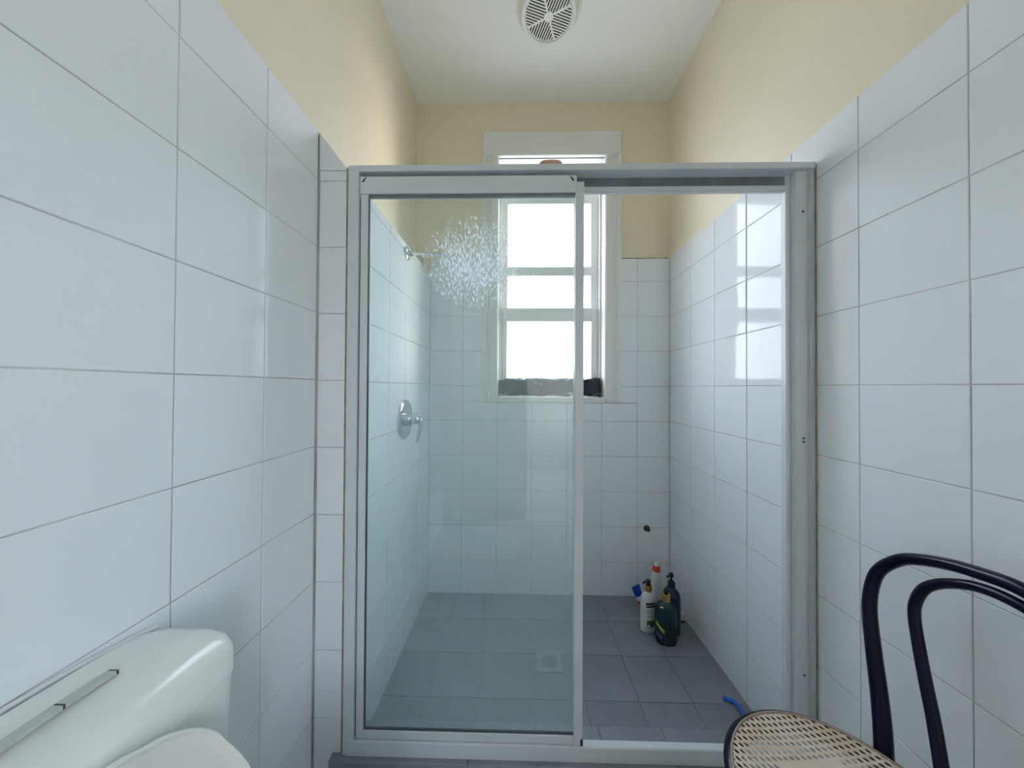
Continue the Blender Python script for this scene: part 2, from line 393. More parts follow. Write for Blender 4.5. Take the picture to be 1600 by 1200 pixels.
# left wall: painted wall with tiles up to shoulder height in front of the nib
bm = B(); box(bm, XL-0.2, XL-TT, YF-0.1, YP+0.24, 0.0, ZC); wl = struct('wall_left', bm, M['cream'])
bm = B(); box(bm, XL-TT-0.001, XL-TT+0.0025, YF, YN, 0.0, top_l-0.001); link('grout_bed', bm, M['grout'], wl)
rl = H + 0.0196
zl = [-0.003] + [rl + 0.2*k for k in range(-5, 4)] + [top_l]
yl = [YF, 0.152-0.8, 0.152-0.6, 0.152-0.4, 0.152-0.2, 0.152, 0.352, 0.5520, 0.7518, YN-0.003]
for i in range(len(yl)-1):
    for j in range(len(zl)-1):
        # face looks to +x: u along +y, v along +z
        tile(wl, (XL, 0, 0), (0, 1, 0), (0, 0, 1), yl[i], yl[i+1], zl[j], zl[j+1], th=0.004)
# shower side: built out, its top splayed back to the wall
bm = B(); prism(bm, [(XL-TT, 0), (XS-TT, 0), (XS-TT, H+0.6445), (XL-TT, H+0.7625)], 'y', YN+TT, YB+0.004)
ws = struct('wall_shower_side', bm, [M['grout']])
bm = B(); prism(bm, [(XS-TT, H+0.645), (XS-0.0005, H+0.645), (XS-0.0005, H+0.6475), (XL-TT+0.001, H+0.7655), (XL-TT+0.001, H+0.763)], 'y', YN+0.0005, YB+0.004)
link('splayed_ledge', bm, M['cream'], ws)
rn = H + 0.0167
zn = [-0.003] + [rn + 0.2*k for k in range(-5, 4)] + [H+0.6475]
for j in range(len(zn)-1):
    tile(ws, (0, YN, 0), (1, 0, 0), (0, 0, 1), XL+0.003, XS, zn[j], zn[j+1], jit=0.001)
tile(ws, (0, YN, 0), (1, 0, 0), (0, 0, 1), 0, 0.09, 0, 0.12, poly=[(XL+0.002, H+0.649), (XS-0.002, H+0.649), (XL+0.002, H+0.763)], jit=0)
yS = [YN+0.001, 1.06, 1.26, 1.4425, 1.6425, YB]
rs = H + 0.0140
zS = [-0.003] + [rs + 0.2*k for k in range(-5, 4)] + [H+0.6475]
for i in range(len(yS)-1):
    for j in range(len(zS)-1):
        tile(ws, (XS, 0, 0), (0, 1, 0), (0, 0, 1), yS[i], yS[i+1], zS[j], zS[j+1], jit=0.0022)

# right wall
bm = B(); box(bm, XR+TT, XR+0.2, YF-0.1, YP+0.24, 0.0, ZC); wr = struct('wall_right', bm, M['cream'])
bm = B(); box(bm, XR+TT-0.0025, XR+TT+0.001, YF, YB, 0.0, top_r-0.001); link('grout_bed', bm, M['grout'], wr)
rr_ = H + 0.0095
zr = [-0.003] + [rr_ + 0.2*k for k in range(-5, 4)] + [top_r]
yr = [YF, 0.0293-0.8, 0.0293-0.6, 0.0293-0.4, 0.0293-0.2, 0.0293, 0.2293, 0.4293, 0.6293, 0.8293, 1.0293, 1.2293, 1.4293, 1.6293, YB]
for i in range(len(yr)-1):
    for j in range(len(zr)-1):
        tile(wr, (XR, 0, 0), (0, -1, 0), (0, 0, 1), -yr[i+1], -yr[i], zr[j], zr[j+1], th=0.006 if 1.2 < yr[i] < 1.3 else 0.004, tilt=0 if not 1.2 < yr[i] < 1.3 else (-0.7 if zr[j] > H+0.15 else -0.35))

# back wall with the window opening; tiled backing stands a little proud of the paint
WX0, WX1, WZ0, WZ1 = -0.119, 0.494, H-0.057, H+1.337
YO = 2.105                                          # outer face
bm = B()
for (x0, x1, z0, z1) in ((XL-0.2, WX0-0.018, 0, ZC), (WX1+0.018, XR+0.2, 0, ZC), (WX0-0.018, WX1+0.018, 0, WZ0-0.004), (WX0-0.018, WX1+0.018, WZ1+0.018, ZC)):
    box(bm, x0, x1, YP, YO, z0, z1)
wb = struct('wall_back', bm, M['cream'])
CX0, CX1, CZ0, CZ1 = -0.211, 0.585, H-0.089, H+1.475    # outer edge of the casing
bm = B()
for (x0, x1, z0, z1) in ((XS-TT, CX0-0.001, 0, top_b-0.001), (CX1+0.001, XR+TT, 0, top_b-0.001), (CX0-0.001, CX1+0.001, 0, CZ0-0.001)):
    box(bm, x0, x1, YB+TT-0.0015, YP+0.0, z0, z1)
link('grout_bed', bm, M['grout'], wb)
rb = H + 0.0070
zb = [-0.003] + [rb + 0.2*k for k in range(-5, 4)] + [top_b]
xb = [XS] + [-0.3217 + 0.2*k for k in range(0, 6)] + [XR]
for i in range(len(xb)-1):
    for j in range(len(zb)-1):
        x0, x1, z0, z1 = xb[i], xb[i+1], zb[j], zb[j+1]
        if z1 <= CZ0+0.001 or x1 <= CX0 or x0 >= CX1: parts = [(x0, x1, z0, z1)]
        else:
            parts = []
            if x0 < CX0: parts.append((x0, CX0, z0, z1))
            elif x1 > CX1: parts.append((CX1, x1, z0, z1))
            if z0 < CZ0-0.012 and x0 >= CX0 and x1 <= CX1: parts.append((x0, x1, z0, CZ0))
            elif z0 < CZ0-0.012:
                parts = [(x0, x1, z0, CZ0)] + [(p[0], p[1], CZ0, z1) for p in parts]
        for p in parts:
            tile(wb, (0, YB, 0), (1, 0, 0), (0, 0, 1), *p, jit=0.0012)

bm = B(); box(bm, 0.590, 0.852, YB+0.0015, YP-0.0005, top_b-0.001, top_b+0.005, 0.001); link('ledge_grime', bm, M['silicone'], wb)
# front wall behind the camera, with a doorway added to let in fill daylight
bm = B()
DX0, DX1, DZ = 0.08, 0.84, 2.0
for (x0, x1, z0, z1) in ((XL-0.2, DX0, 0, ZC), (DX1, XR+0.2, 0, ZC), (DX0, DX1, DZ, ZC)): box(bm, x0, x1, YF-0.12, YF, z0, z1)
struct('wall_front', bm, M['cream'])
# unseen hall added for fill light, its right-hand wall open to the sky
HY0, HY1, HX0, HX1 = YF-0.12, -2.7, -0.9, 1.1
bm = B(); box(bm, HX0, HX1, HY1, HY0, -0.1, -0.001); struct('floor_fill_hall', bm, M['hallfloor'])
bm = B(); box(bm, HX0, HX1, HY1, HY0-0.001, 2.6, 2.7); struct('ceiling_fill_hall', bm, M['ceil'])
bm = B(); box(bm, HX0-0.1, HX0, HY1, HY0, -0.1, 2.7); struct('wall_fill_hall_left', bm, M['hallwall'])
bm = B(); box(bm, HX0-0.1, HX1+0.1, HY1-0.1, HY1, -0.1, 2.7); struct('wall_fill_hall_end', bm, M['hallwall'])
bm = B()
for (a0, a1, z0, z1) in ((HY1, -2.5, -0.1, 2.7), (-1.4, HY0, -0.1, 2.7), (-2.5, -1.4, -0.1, 0.55), (-2.5, -1.4, 2.3, 2.7)): box(bm, HX1, HX1+0.1, a0, a1, z0, z1)
struct('wall_fill_hall_right', bm, M['hallwall'])

# ------------------------------------------------------------------ window
win = bpy.data.objects.new('window_1', None); COL.objects.link(win); win.location = (0.19, YB, WZ0); win['kind'] = 'structure'
yc = YB-0.004
bm = B()                                            # moulded side casings
def casing_profile(x0, x1, s):
    # outer edge x0 -> inner edge x1; stepped mouldings
    d = x1-x0
    return [(x0, YP), (x0, yc), (x0+d*0.22, yc), (x0+d*0.26, yc+0.006), (x0+d*0.32, yc+0.006), (x0+d*0.36, yc+0.002), (x0+d*0.42, yc+0.008), (x0+d*0.50, yc+0.009), (x0+d*0.56, yc+0.004), (x0+d*0.93, yc+0.004), (x0+d, yc+0.010), (x0+d, YP-0.0125)] 
prism(bm, casing_profile(CX0, WX0, 1), 'z', CZ0+0.002, CZ1-0.125)
link('casing', bm, M['trim'], win)
bm = B(); prism(bm, casing_profile(CX1, WX1, -1), 'z', CZ0+0.002, CZ1-0.125); link('casing', bm, M['trim'], win)
bm = B(); box(bm, CX0, CX1, yc-0.002, YP, CZ1-0.138+0.0, CZ1, 0.004); link('casing', bm, M['trim'], win)
bm = B(); box(bm, WX0-0.0, WX1+0.0, yc-0.003, YO+0.02, CZ0, WZ0, 0.003); link('window_sill', bm, M['trim'], win)
bm = B()                                            # jamb lining
for (x0, x1, z0, z1) in ((WX0-0.02, WX0, WZ0, WZ1), (WX1, WX1+0.02, WZ0, WZ1), (WX0-0.02, WX1+0.02, WZ1, WZ1+0.02)): box(bm, x0, x1, YP-0.012, YO+0.002, z0, z1)
link('jamb_lining', bm, M['trim'], win)
bm = B()                                            # parting beads
for x0, x1 in ((WX0, WX0+0.012), (WX1-0.012, WX1)): box(bm, x0, x1, 1.925, 1.940, WZ0, WZ1)
link('parting_bead', bm, M['trim'], win)
def sash(name, y0, y1, z0, z1, bars, sl, sr, panes):
    root = None
    bm = B(); x0, x1 = WX0+0.002, WX1-0.002
    box(bm, x0, x0+sl, y0, y1, z0, z1, 0.003); box(bm, x1-sr, x1, y0, y1, z0, z1, 0.003)
    for a, b in bars: box(bm, x0+sl-0.002, x1-sr+0.002, y0+0.002, y1-0.002, a, b, 0.003)
    s = link(name, bm, M['trim'], win)
    for a, b in panes:
        bm = B(); box(bm, x0+sl-0.001, x1-sr+0.001, (y0+y1)/2-0.002, (y0+y1)/2+0.002, a-0.001, b+0.001); link('glass_pane', bm, M['wglass'], s)
    return s
sash('upper_sash', 1.992, 2.028, H+0.42, H+1.205, [(H+1.145, H+1.205), (H+0.694, H+0.751), (H+0.42, H+0.494)], 0.047, 0.047, [(H+0.751, H+1.145), (H+0.494, H+0.694)])
sash('lower_sash', 1.950, 1.986, WZ0+0.001, H+0.483, [(H+0.401, H+0.483), (WZ0+0.001, H+0.056)], 0.047, 0.052, [(H+0.056, H+0.401)])
# brown soap bar lying on the screen's top rail
bm = B(); lathe(bm, (0.094, 0.966, H+0.6592), [(0.60, 0.0), (0.90, 0.004), (1.0, 0.010), (0.92, 0.016), (0.66, 0.0195), (0.25, 0.0205)], 30, 0.036, 0.021, 0.0, 2.6)
M['soap'] = mat('brown_soap', (0.62, 0.40, 0.30), 0.5, var=0.1, vscale=30)
tag(link('soap_bar', bm, M['soap'], smooth=60), 'brown bar of soap lying on the top rail of the shower screen', 'soap')
# crumpled plastic bag on the sill
bm = B()
def bagpt(i, j, n, k):
    u = i/n; a = 2*math.pi*j/k
    x = WX0+0.004 + u*(WX1-WX0-0.014)
    end = min(1.0, 0.35+6*min(u, 1-u)) if u < 0.5 else 1.0
    hz = 0.056*(0.92+0.08*math.sin(u*21)) * (0.75+0.25*min(1, u*6)); ry = 0.026*(0.8+0.25*math.sin(u*33+1))
    ca, sa = math.cos(a), math.sin(a)
    zz = math.copysign(abs(sa)**0.55, sa)*hz; yy = math.copysign(abs(ca)**0.7, ca)*ry
    zz += random.uniform(-0.004, 0.004); yy += random.uniform(-0.004, 0.004)
    z = WZ0+0.058+zz*1.0
    return (x+random.uniform(-.003, .003), 1.918+yy, max(z, WZ0+0.0005))
loft(bm, [[bagpt(i, j, 46, 14) for j in range(14)] for i in range(47)])
tag(link('plastic_bag', bm, M['bag']), 'crumpled black and grey plastic bag stuffed along the window sill', 'bag')

# ------------------------------------------------------------------ ceiling exhaust fan
fc = Vector((0.124, 1.391, ZC))
fan = thing('exhaust_fan', 'round white ceiling exhaust fan with a slatted cross grille', 'fan', fc)
bm = B(); lathe(bm, fc, [(0.143, 0.0), (0.143, -0.007), (0.139, -0.010), (0.130, -0.011), (0.128, -0.020), (0.124, -0.042), (0.118, -0.050), (0.106, -0.052), (0.102, -0.047), (0.100, -0.047), (0.0995, -0.006), (0.02, -0.0055)], 56)
link('housing', bm, M['fanw'], fan, smooth=35)
bm = B(); lathe(bm, fc, [(0.0993, -0.0420), (0.0993, -0.0065), (0.02, -0.0062)], 40, ); link('dark_duct', bm, M['black'], fan)
gz0, gz1 = ZC-0.0510, ZC-0.0480
bm = B(); lathe(bm, (fc.x, fc.y, ZC), [(0.020, -0.052), (0.020, -0.0475)], 20); link('grille_hub', bm, M['fanw'], fan)
def bar(bm, c, d, t0, t1, wd, z0, z1):
    d = Vector((d[0], d[1], 0)).normalized(); p = Vector((-d.y, d.x, 0))
    q = [c+d*t0-p*wd, c+d*t1-p*wd, c+d*t1+p*wd, c+d*t0+p*wd]
    prism(bm, [(v.x, v.y) for v in q], 'z', z0, z1)
A1 = (math.cos(math.radians(25)), -math.sin(math.radians(25))); A2 = (math.cos(math.radians(70)), math.sin(math.radians(70)))
for d in (A1, A2):
    for s in (1, -1):
        bm = B(); bar(bm, Vector((fc.x, fc.y, 0)), (d[0]*s, d[1]*s), 0.018, 0.101, 0.0038, gz0, gz1); link('grille_arm', bm, M['fanw'], fan)
def solve(x, y):     # coordinates along A1, A2
    det = A1[0]*A2[1]-A1[1]*A2[0]; return ((x*A2[1]-y*A2[0])/det, (A1[0]*y-A1[1]*x)/det)
for q, (s1, s2) in enumerate(((1, 1), (-1, -1), (1, -1), (-1, 1))):
    ang = math.radians(18) if s1*s2 > 0 else math.radians(-69)
    d = Vector((math.cos(ang), math.sin(ang), 0)); p = Vector((-d.y, d.x, 0))
    for k in range(-12, 13):
        off = k*0.0108+0.0054; ts = []
        for i in range(-110, 111):
            t = i*0.001; v = d*t+p*off
            if v.length > 0.1005 or v.length < 0.019: continue
            a, b = solve(v.x, v.y)
            if a*s1 > 0.001 and b*s2 > 0.001: ts.append(t)
        if len(ts) > 5:
            bm = B(); bar(bm, Vector((fc.x, fc.y, 0))+p*off, d, min(ts), max(ts), 0.0025, gz0+0.0005, gz1-0.0005); link('grille_slat', bm, M['fanw'], fan)

# ------------------------------------------------------------------ shower screen
scr = thing('shower_screen', 'framed sliding glass shower screen standing across the tiled hob', 'shower screen', (0.17, 0.97, 0.0965))
y0, y1 = 0.941, 0.992
ztop, zbot = H+0.658, 0.0965
# left jamb: outer face, inner channel
bm = B(); box(bm, -0.5105, -0.479, y0, y1, zbot, ztop, 0.0015); link('jamb', bm, M['alu'], scr)
bm = B(); prism(bm, [(-0.519, y0+0.007), (-0.5105, y0+0.001), (-0.5105, y0+0.012), (-0.519, y0+0.0085)], 'z', zbot, ztop-0.004)
link('silicone_bead', bm, M['silicone'], scr)
bm = B()                                            # right jamb with steps
prism(bm, [(0.8445, 0.9535), (0.8445, y1), (0.800, y1), (0.800, 0.976), (0.806, 0.972), (0.815, 0.976), (0.815, 0.957), (0.836, 0.9535)], 'z', zbot, ztop)
link('jamb', bm, M['alu'], scr)
bm = B(); prism(bm, [(0.8585, y0+0.004), (0.8585, y1), (0.8447, y1), (0.8447, y0), (0.8465, y0)], 'z', zbot, ztop-0.017); link('jamb_channel', bm, M['alugrey'], scr)
bm = B(); prism(bm, [(0.8585, y0+0.002), (0.8620, y0+0.002), (0.8620, y0+0.010), (0.8585, y0+0.010)], 'z', zbot, ztop-0.004); link('silicone_bead', bm, M['silicone'], scr)
for zz in (H-0.145, H-0.155, H-0.83, H+0.52):       # screw holes in the right jamb
    bm = B(); lathe_axis(bm, (0.833, 0.9540, zz), (0, -1, 0), [(0.0032, -0.001), (0.0032, 0.0010)], 10); link('screw', bm, M['seal'], scr)
# header: lip, dark channel, lower rail
bm = B(); box(bm, -0.5108, 0.8588, y0-0.0005, y1+0.0005, ztop-0.018, ztop+0.001, 0.0015); link('header', bm, M['alu'], scr)
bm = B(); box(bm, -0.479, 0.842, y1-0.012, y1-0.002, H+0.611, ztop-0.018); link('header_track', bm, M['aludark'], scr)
bm = B(); box(bm, -0.479, 0.842, 0.976, y1-0.001, H+0.598, H+0.612, 0.0015); box(bm, -0.479, 0.842, 0.980, y1-0.004, H+0.594, H+0.598); link('header_rail', bm, M['alu'], scr)
# sill
bm = B(); prism(bm, [(y0-0.001, zbot), (y0-0.001, 0.1365), (y0+0.002, 0.1395), (0.962, 0.1385), (0.9635, 0.106), (0.972, 0.1055), (0.974, 0.103), (y1-0.004, 0.103), (y1-0.002, 0.106), (y1, 0.106), (y1, zbot)], 'x', -0.5008, 0.8575)
link('sill_track', bm, M['alu'], scr)
# sliding door
door = link('sliding_door', box(B(), -0.477, 0.170, 0.9455, 0.9615, H+0.576, H+0.628, 0.0012), M['alu'], scr)   # top rail of the door
def dpart(n, x0, x1, ya, yb, za, zb_, m=None, bev=0.0012): return link(n, box(B(), x0, x1, ya, yb, za, zb_, bev), m or M['alu'], door)
dpart('stile', 0.166, 0.191, 0.943, 0.963, 0.1405, H+0.6065)
dpart('stile', -0.4755, -0.453, 0.948, 0.962, 0.1405, H+0.576)
dpart('stile_seal', -0.4787, -0.4757, 0.952, 0.962, 0.1405, H+0.566, M['seal'], 0)
dpart('glazing_seal', -0.4535, -0.4505, 0.951, 0.959, 0.166, H+0.566, M['seal'], 0)
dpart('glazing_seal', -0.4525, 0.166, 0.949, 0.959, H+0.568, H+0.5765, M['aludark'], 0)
dpart('stile_foot', 0.1845, 0.1925, 0.9425, 0.9645, 0.1395, 0.160, M['blk'], 0.001)
dpart('bottom_rail', -0.453, 0.166, 0.946, 0.962, 0.1400, 0.164)
dpart('bottom_seal', -0.453, 0.166, 0.950, 0.958, 0.164, 0.1665, M['seal'], 0)
dpart('glass_pane', -0.4515, 0.1665, 0.953, 0.957, 0.165, H+0.570, M['sglass'], 0)
for x, sg in ((-0.464, 1), (0.155, -1)):     # corner joints worked open
    bm = B(); zc_ = H+0.618
    q = [(-0.0075, -0.006), (-0.003, -0.0085), (0.0075, 0.0075), (0.002, 0.005)]
    prism(bm, [(x+a*sg, zc_+b) for a, b in q], 'y', 0.9450, 0.9457); link('corner_gap', bm, M['black'], door)
# fixed panel behind it
fx = link('fixed_panel', box(B(), -0.478, 0.190, 0.966, 0.975, H+0.575, H+0.596, 0.001), M['alu'], scr)
link('stile', box(B(), 0.166, 0.190, 0.966, 0.976, 0.107, H+0.576, 0.001), M['alu'], fx)
link('glass_pane', box(B(), -0.478, 0.167, 0.9685, 0.9725, 0.110, H+0.576), M['sglass2'], fx)
link('bottom_channel', box(B(), -0.478, 0.166, 0.966, 0.975, 0.1065, 0.149, 0.001), M['alu'], fx)

# ------------------------------------------------------------------ shower fittings
tp = Vector((XS, 1.437, H-0.148))
mix = thing('shower_mixer', 'chrome shower mixer tap with a round plate on the left shower wall', 'tap', tp)
bm = B(); lathe_axis(bm, tp, (1, 0, 0), [(0.088, 0.0), (0.088, 0.004), (0.084, 0.008), (0.060, 0.011), (0.034, 0.012)], 40); link('wall_plate', bm, M['chrome'], mix, smooth=40)
bm = B(); lathe_axis(bm, tp+Vector((0.011, 0, 0)), (1, 0, 0), [(0.030, 0.0), (0.029, 0.018), (0.026, 0.022)], 28); link('collar', bm, M['chrome'], mix, smooth=40)
bm = B(); lathe_axis(bm, tp+Vector((0.031, 0, 0.003)), (1, 0, 0.06), [(0.024, 0.0), (0.026, 0.012), (0.025, 0.038), (0.018, 0.046)], 28); link('cap', bm, M['chrome'], mix, smooth=40)
bm = B()
pts = spline([tp+Vector((0.058, 0, 0.006)), tp+Vector((0.073, 0, -0.010)), tp+Vector((0.070, 0, -0.05)), tp+Vector((0.056, -0.001, -0.102))], 5)
tube(bm, pts, [0.0125 - 0.0075*i/(len(pts)-1) for i in range(len(pts))], 12); link('lever', bm, M['chrome'], mix, smooth=50)
ap = Vector((XS, 1.445, H+0.617-0.012))
arm = thing('shower_outlet', 'chrome shower arm with round flange high on the left shower wall', 'shower arm', ap)
bm = B(); lathe_axis(bm, ap, (1, 0, 0), [(0.031, 0.0), (0.031, 0.004), (0.027, 0.008), (0.014, 0.011)], 28); link('flange', bm, M['chrome'], arm, smooth=40)
bm = B(); tube(bm, spline([ap+Vector((0.008, 0, 0)), ap+Vector((0.08, 0.0, -0.001)), ap+Vector((0.15, 0, -0.006)), ap+Vector((0.19, 0, -0.012))], 5), 0.0075, 14); link('pipe', bm, M['chrome'], arm, smooth=50)
bm = B(); lathe_axis(bm, ap+Vector((0.009, 0, 0)), (1, 0, 0), [(0.012, 0), (0.012, 0.016), (0.009, 0.02)], 16); link('nut', bm, M['chrome'], arm, smooth=40)
bm = B(); lathe_axis(bm, ap+Vector((0.185, 0, -0.011)), (1, 0, -0.3), [(0.010, 0), (0.010, 0.016), (0.008, 0.018)], 14); link('threaded_end', bm, M['chrome'], arm, smooth=40)
pc = Vector((0.733, YB, H-0.797))
pp = thing('pipe_stub', 'small tarnished capped pipe stub low on the back wall', 'pipe', pc)
bm = B(); lathe_axis(bm, pc, (0, -1, 0), [(0.018, 0.0), (0.017, 0.003), (0.011, 0.005)], 18); link('flange', bm, M['pipe'], pp, smooth=40)
bm = B(); lathe_axis(bm, pc+Vector((0, -0.004, 0)), (0, -1, 0), [(0.011, 0), (0.011, 0.02), (0.009, 0.024)], 6); link('cap', bm, M['pipe'], pp)
bm = B(); lathe_axis(bm, pc+Vector((0, -0.014, 0.006)), (0, 0, 1), [(0.006, 0), (0.005, 0.012)], 10); link('spindle', bm, M['pipe'], pp)

# floor drain
dc = Vector((0.139, 1.392, 0.0))
dr = thing('floor_drain', 'square floor drain with a round slotted grate behind the glass', 'drain', dc)
bm = B(); q = 0.0525; n = 28
outer = [bm.verts.new((dc.x+a, dc.y+b, 0.003)) for a, b in ((-q, -q), (q, -q), (q, q), (-q, q))]
bm.free(); bm = B()
def sqr(r, z, cir):
    ring = []
    for j in range(32):
        a = 2*math.pi*j/32; ca, sa = math.cos(a), math.sin(a)
        k = 1.0 if cir else 1/max(abs(ca), abs(sa))
        ring.append((dc.x+ca*r*k, dc.y+sa*r*k, z))
    return ring
loft(bm, [sqr(q, 0.0, False), sqr(q, 0.003, False), sqr(0.036, 0.0035, True), sqr(0.034, 0.0022, True), sqr(0.033, 0.0006, True)])
M['drainm'] = mat('dull_steel', (0.34, 0.36, 0.37), 0.4, metal=0.3)
link('plate', bm, M['drainm'], dr)
bm = B(); lathe(bm, dc, [(0.0335, 0.0008), (0.0335, 0.0012)], 28); link('dark_sump', bm, M['black'], dr)
for k in range(-4, 5):
    yy = k*0.0072; hw = math.sqrt(0.0335**2-yy**2)
    link('grate_bar', box(B(), dc.x-hw, dc.x+hw, dc.y+yy-0.0018, dc.y+yy+0.0018, 0.0013, 0.003), M['drainm'], dr)

# ------------------------------------------------------------------ bottles in the corner
def patch(c, rx, ry, sq, rot, a0, a1, z0, z1, off=0.0006, n=8, skew=0.0):
    """curved label patch on an oval bottle body"""
    bm = B(); lo, hi = [], []
    for i in range(n+1):
        a = math.radians(a0+(a1-a0)*i/n); ca, sa = math.cos(a), math.sin(a)
        x = math.copysign(abs(ca)**(2/sq), ca)*(rx+off); y = math.copysign(abs(sa)**(2/sq), sa)*(ry+off)
        X = c[0]+x*math.cos(rot)-y*math.sin(rot); Y = c[1]+x*math.sin(rot)+y*math.cos(rot)
        s = skew*i/n
        lo.append(bm.verts.new((X, Y, c[2]+z0+s))); hi.append(bm.verts.new((X, Y, c[2]+z1+s)))
    for i in range(n): bm.faces.new((lo[i], lo[i+1], hi[i+1], hi[i]))
    r = bmesh.ops.extrude_face_region(bm, geom=list(bm.faces))
    for v in r['geom']:
        if isinstance(v, bmesh.types.BMVert):
            d = Vector((v.co.x-c[0], v.co.y-c[1], 0)); v.co -= d.normalized()*0.0004
    return bm
def pump(root, c, z, m, ang, s=1.0, stem=0.02):
    bm = B(); lathe(bm, c, [(0.0095*s, z), (0.0095*s, z+0.006*s), (0.004*s, z+0.007*s), (0.004*s, z+stem)], 14); link('pump_stem', bm, m, root, smooth=40)
    bm = B(); lathe(bm, c, [(0.009*s, z+stem), (0.010*s, z+stem+0.004*s), (0.010*s, z+stem+0.011*s), (0.007*s, z+stem+0.014*s)], 16)
    link('pump_head', bm, m, root, smooth=40)
    d = Vector((math.cos(ang), math.sin(ang), 0)); p = Vector(c)+Vector((0, 0, z+stem+0.009*s))
    bm = B(); tube(bm, spline([p+d*0.006*s, p+d*0.02*s+Vector((0, 0, 0.001)), p+d*0.032*s+Vector((0, 0, -0.003))], 4), 0.0042*s, 10); link('pump_spout', bm, m, root, smooth=50)
G = 'bottles in the shower corner'
# white pump bottle with gold collar
c = Vector((0.640, 1.588, 0.0)); rot = math.radians(10)
b1 = thing('shampoo_bottle', 'white pump bottle with gold collar and dark printed label', 'bottle', c, G)
bm = B(); lathe(bm, c, [(0.034, 0.0), (0.039, 0.004), (0.0395, 0.05), (0.039, 0.12), (0.0375, 0.150), (0.033, 0.168), (0.022, 0.181), (0.014, 0.186), (0.0135, 0.192)], 28, 1.0, 0.66, rot, 2.4); link('body', bm, M['white'], b1, smooth=45)
bm = B(); lathe(bm, c, [(0.0158, 0.190), (0.0162, 0.192), (0.0162, 0.214), (0.013, 0.216)], 20); link('collar', bm, M['gold'], b1, smooth=40)
pump(b1, c, 0.215, M['blk'], math.radians(205), 1.1, 0.012)
f0, f1 = 215, 322
link('printed_name', patch(c, 0.0385, 0.0258, 2.4, rot, 232, 300, 0.136, 0.146), M['ink'], b1)
link('printed_name', patch(c, 0.0388, 0.0259, 2.4, rot, 236, 300, 0.124, 0.132), M['ink'], b1)
for zz in (0.107, 0.097, 0.082): link('printed_line', patch(c, 0.0393, 0.026, 2.4, rot, 242, 292, zz, zz+0.004), M['greyink'], b1)
link('badge', patch(c, 0.0393, 0.0261, 2.4, rot, 240, 303, 0.030, 0.062), M['brown'], b1)
link('badge_swirl', patch(c, 0.0393, 0.0262, 2.4, rot, 243, 262, 0.034, 0.042, 0.0012), M['white'], b1)
# dark green pump bottle
c = Vector((0.690, 1.512, 0.0)); rot = math.radians(-12)
b2 = thing('body_wash_bottle', 'dark green bottle with gold collar and lime stripe, nearest in the corner', 'bottle', c, G)
bm = B(); lathe(bm, c, [(0.040, 0.0), (0.044, 0.006), (0.0475, 0.04), (0.0485, 0.09), (0.0475, 0.140), (0.043, 0.168), (0.034, 0.183), (0.020, 0.192), (0.017, 0.197)], 30, 1.0, 0.62, rot, 2.3); link('body', bm, M['green'], b2, smooth=45)
bm = B(); lathe(bm, c, [(0.0185, 0.194), (0.019, 0.196), (0.019, 0.222), (0.015, 0.224)], 20); link('collar', bm, M['gold'], b2, smooth=40)
pump(b2, c, 0.222, M['blk'], math.radians(60), 1.0, 0.011)
link('lime_stripe', patch(c, 0.0480, 0.0298, 2.3, rot, 205, 258, 0.092, 0.108, 0.0008, 8, -0.035), M['lime'], b2)
link('violet_stripe', patch(c, 0.0478, 0.0297, 2.3, rot, 205, 245, 0.045, 0.062, 0.0008, 8, -0.02), M['violet'], b2)
link('emblem', patch(c, 0.0435, 0.027, 2.3, rot, 232, 252, 0.171, 0.177, 0.0025), M['white'], b2)
# dark navy pump bottle behind it
c = Vector((0.746, 1.578, 0.0)); rot = math.radians(-30)
b3 = thing('conditioner_bottle', 'dark navy pump bottle behind the green bottle by the right wall', 'bottle', c, G)
bm = B(); lathe(bm, c, [(0.036, 0.0), (0.040, 0.005), (0.041, 0.09), (0.041, 0.165), (0.037, 0.190), (0.027, 0.204), (0.016, 0.212), (0.0155, 0.218)], 28, 1.0, 0.8, rot, 2.3); link('body', bm, M['navy'], b3, smooth=45)
bm = B(); lathe(bm, c, [(0.0175, 0.216), (0.0175, 0.238), (0.012, 0.242)], 18); link('collar', bm, M['navy'], b3, smooth=40)
pump(b3, c, 0.240, M['navy'], math.radians(215), 1.1, 0.026)
# white bottle with red cap
c = Vector((0.722, 1.690, 0.0))
b4 = thing('cleaner_bottle', 'tall white bottle with red flip cap, rearmost in the shower corner', 'bottle', c, G)
bm = B(); lathe(bm, c, [(0.033, 0.0), (0.037, 0.005), (0.037, 0.09), (0.034, 0.13), (0.028, 0.165), (0.0225, 0.205), (0.021, 0.225), (0.019, 0.230)], 26, 1.0, 0.75, 0.1, 2.2); link('body', bm, M['white'], b4, smooth=45)
bm = B(); lathe(bm, c, [(0.0185, 0.229), (0.019, 0.231), (0.0175, 0.252), (0.016, 0.258)], 20); link('cap', bm, M['red'], b4, smooth=40)
bm = B(); lathe(bm, c, [(0.014, 0.258), (0.013, 0.266), (0.009, 0.270)], 16); link('cap_tip', bm, M['white'], b4, smooth=40)
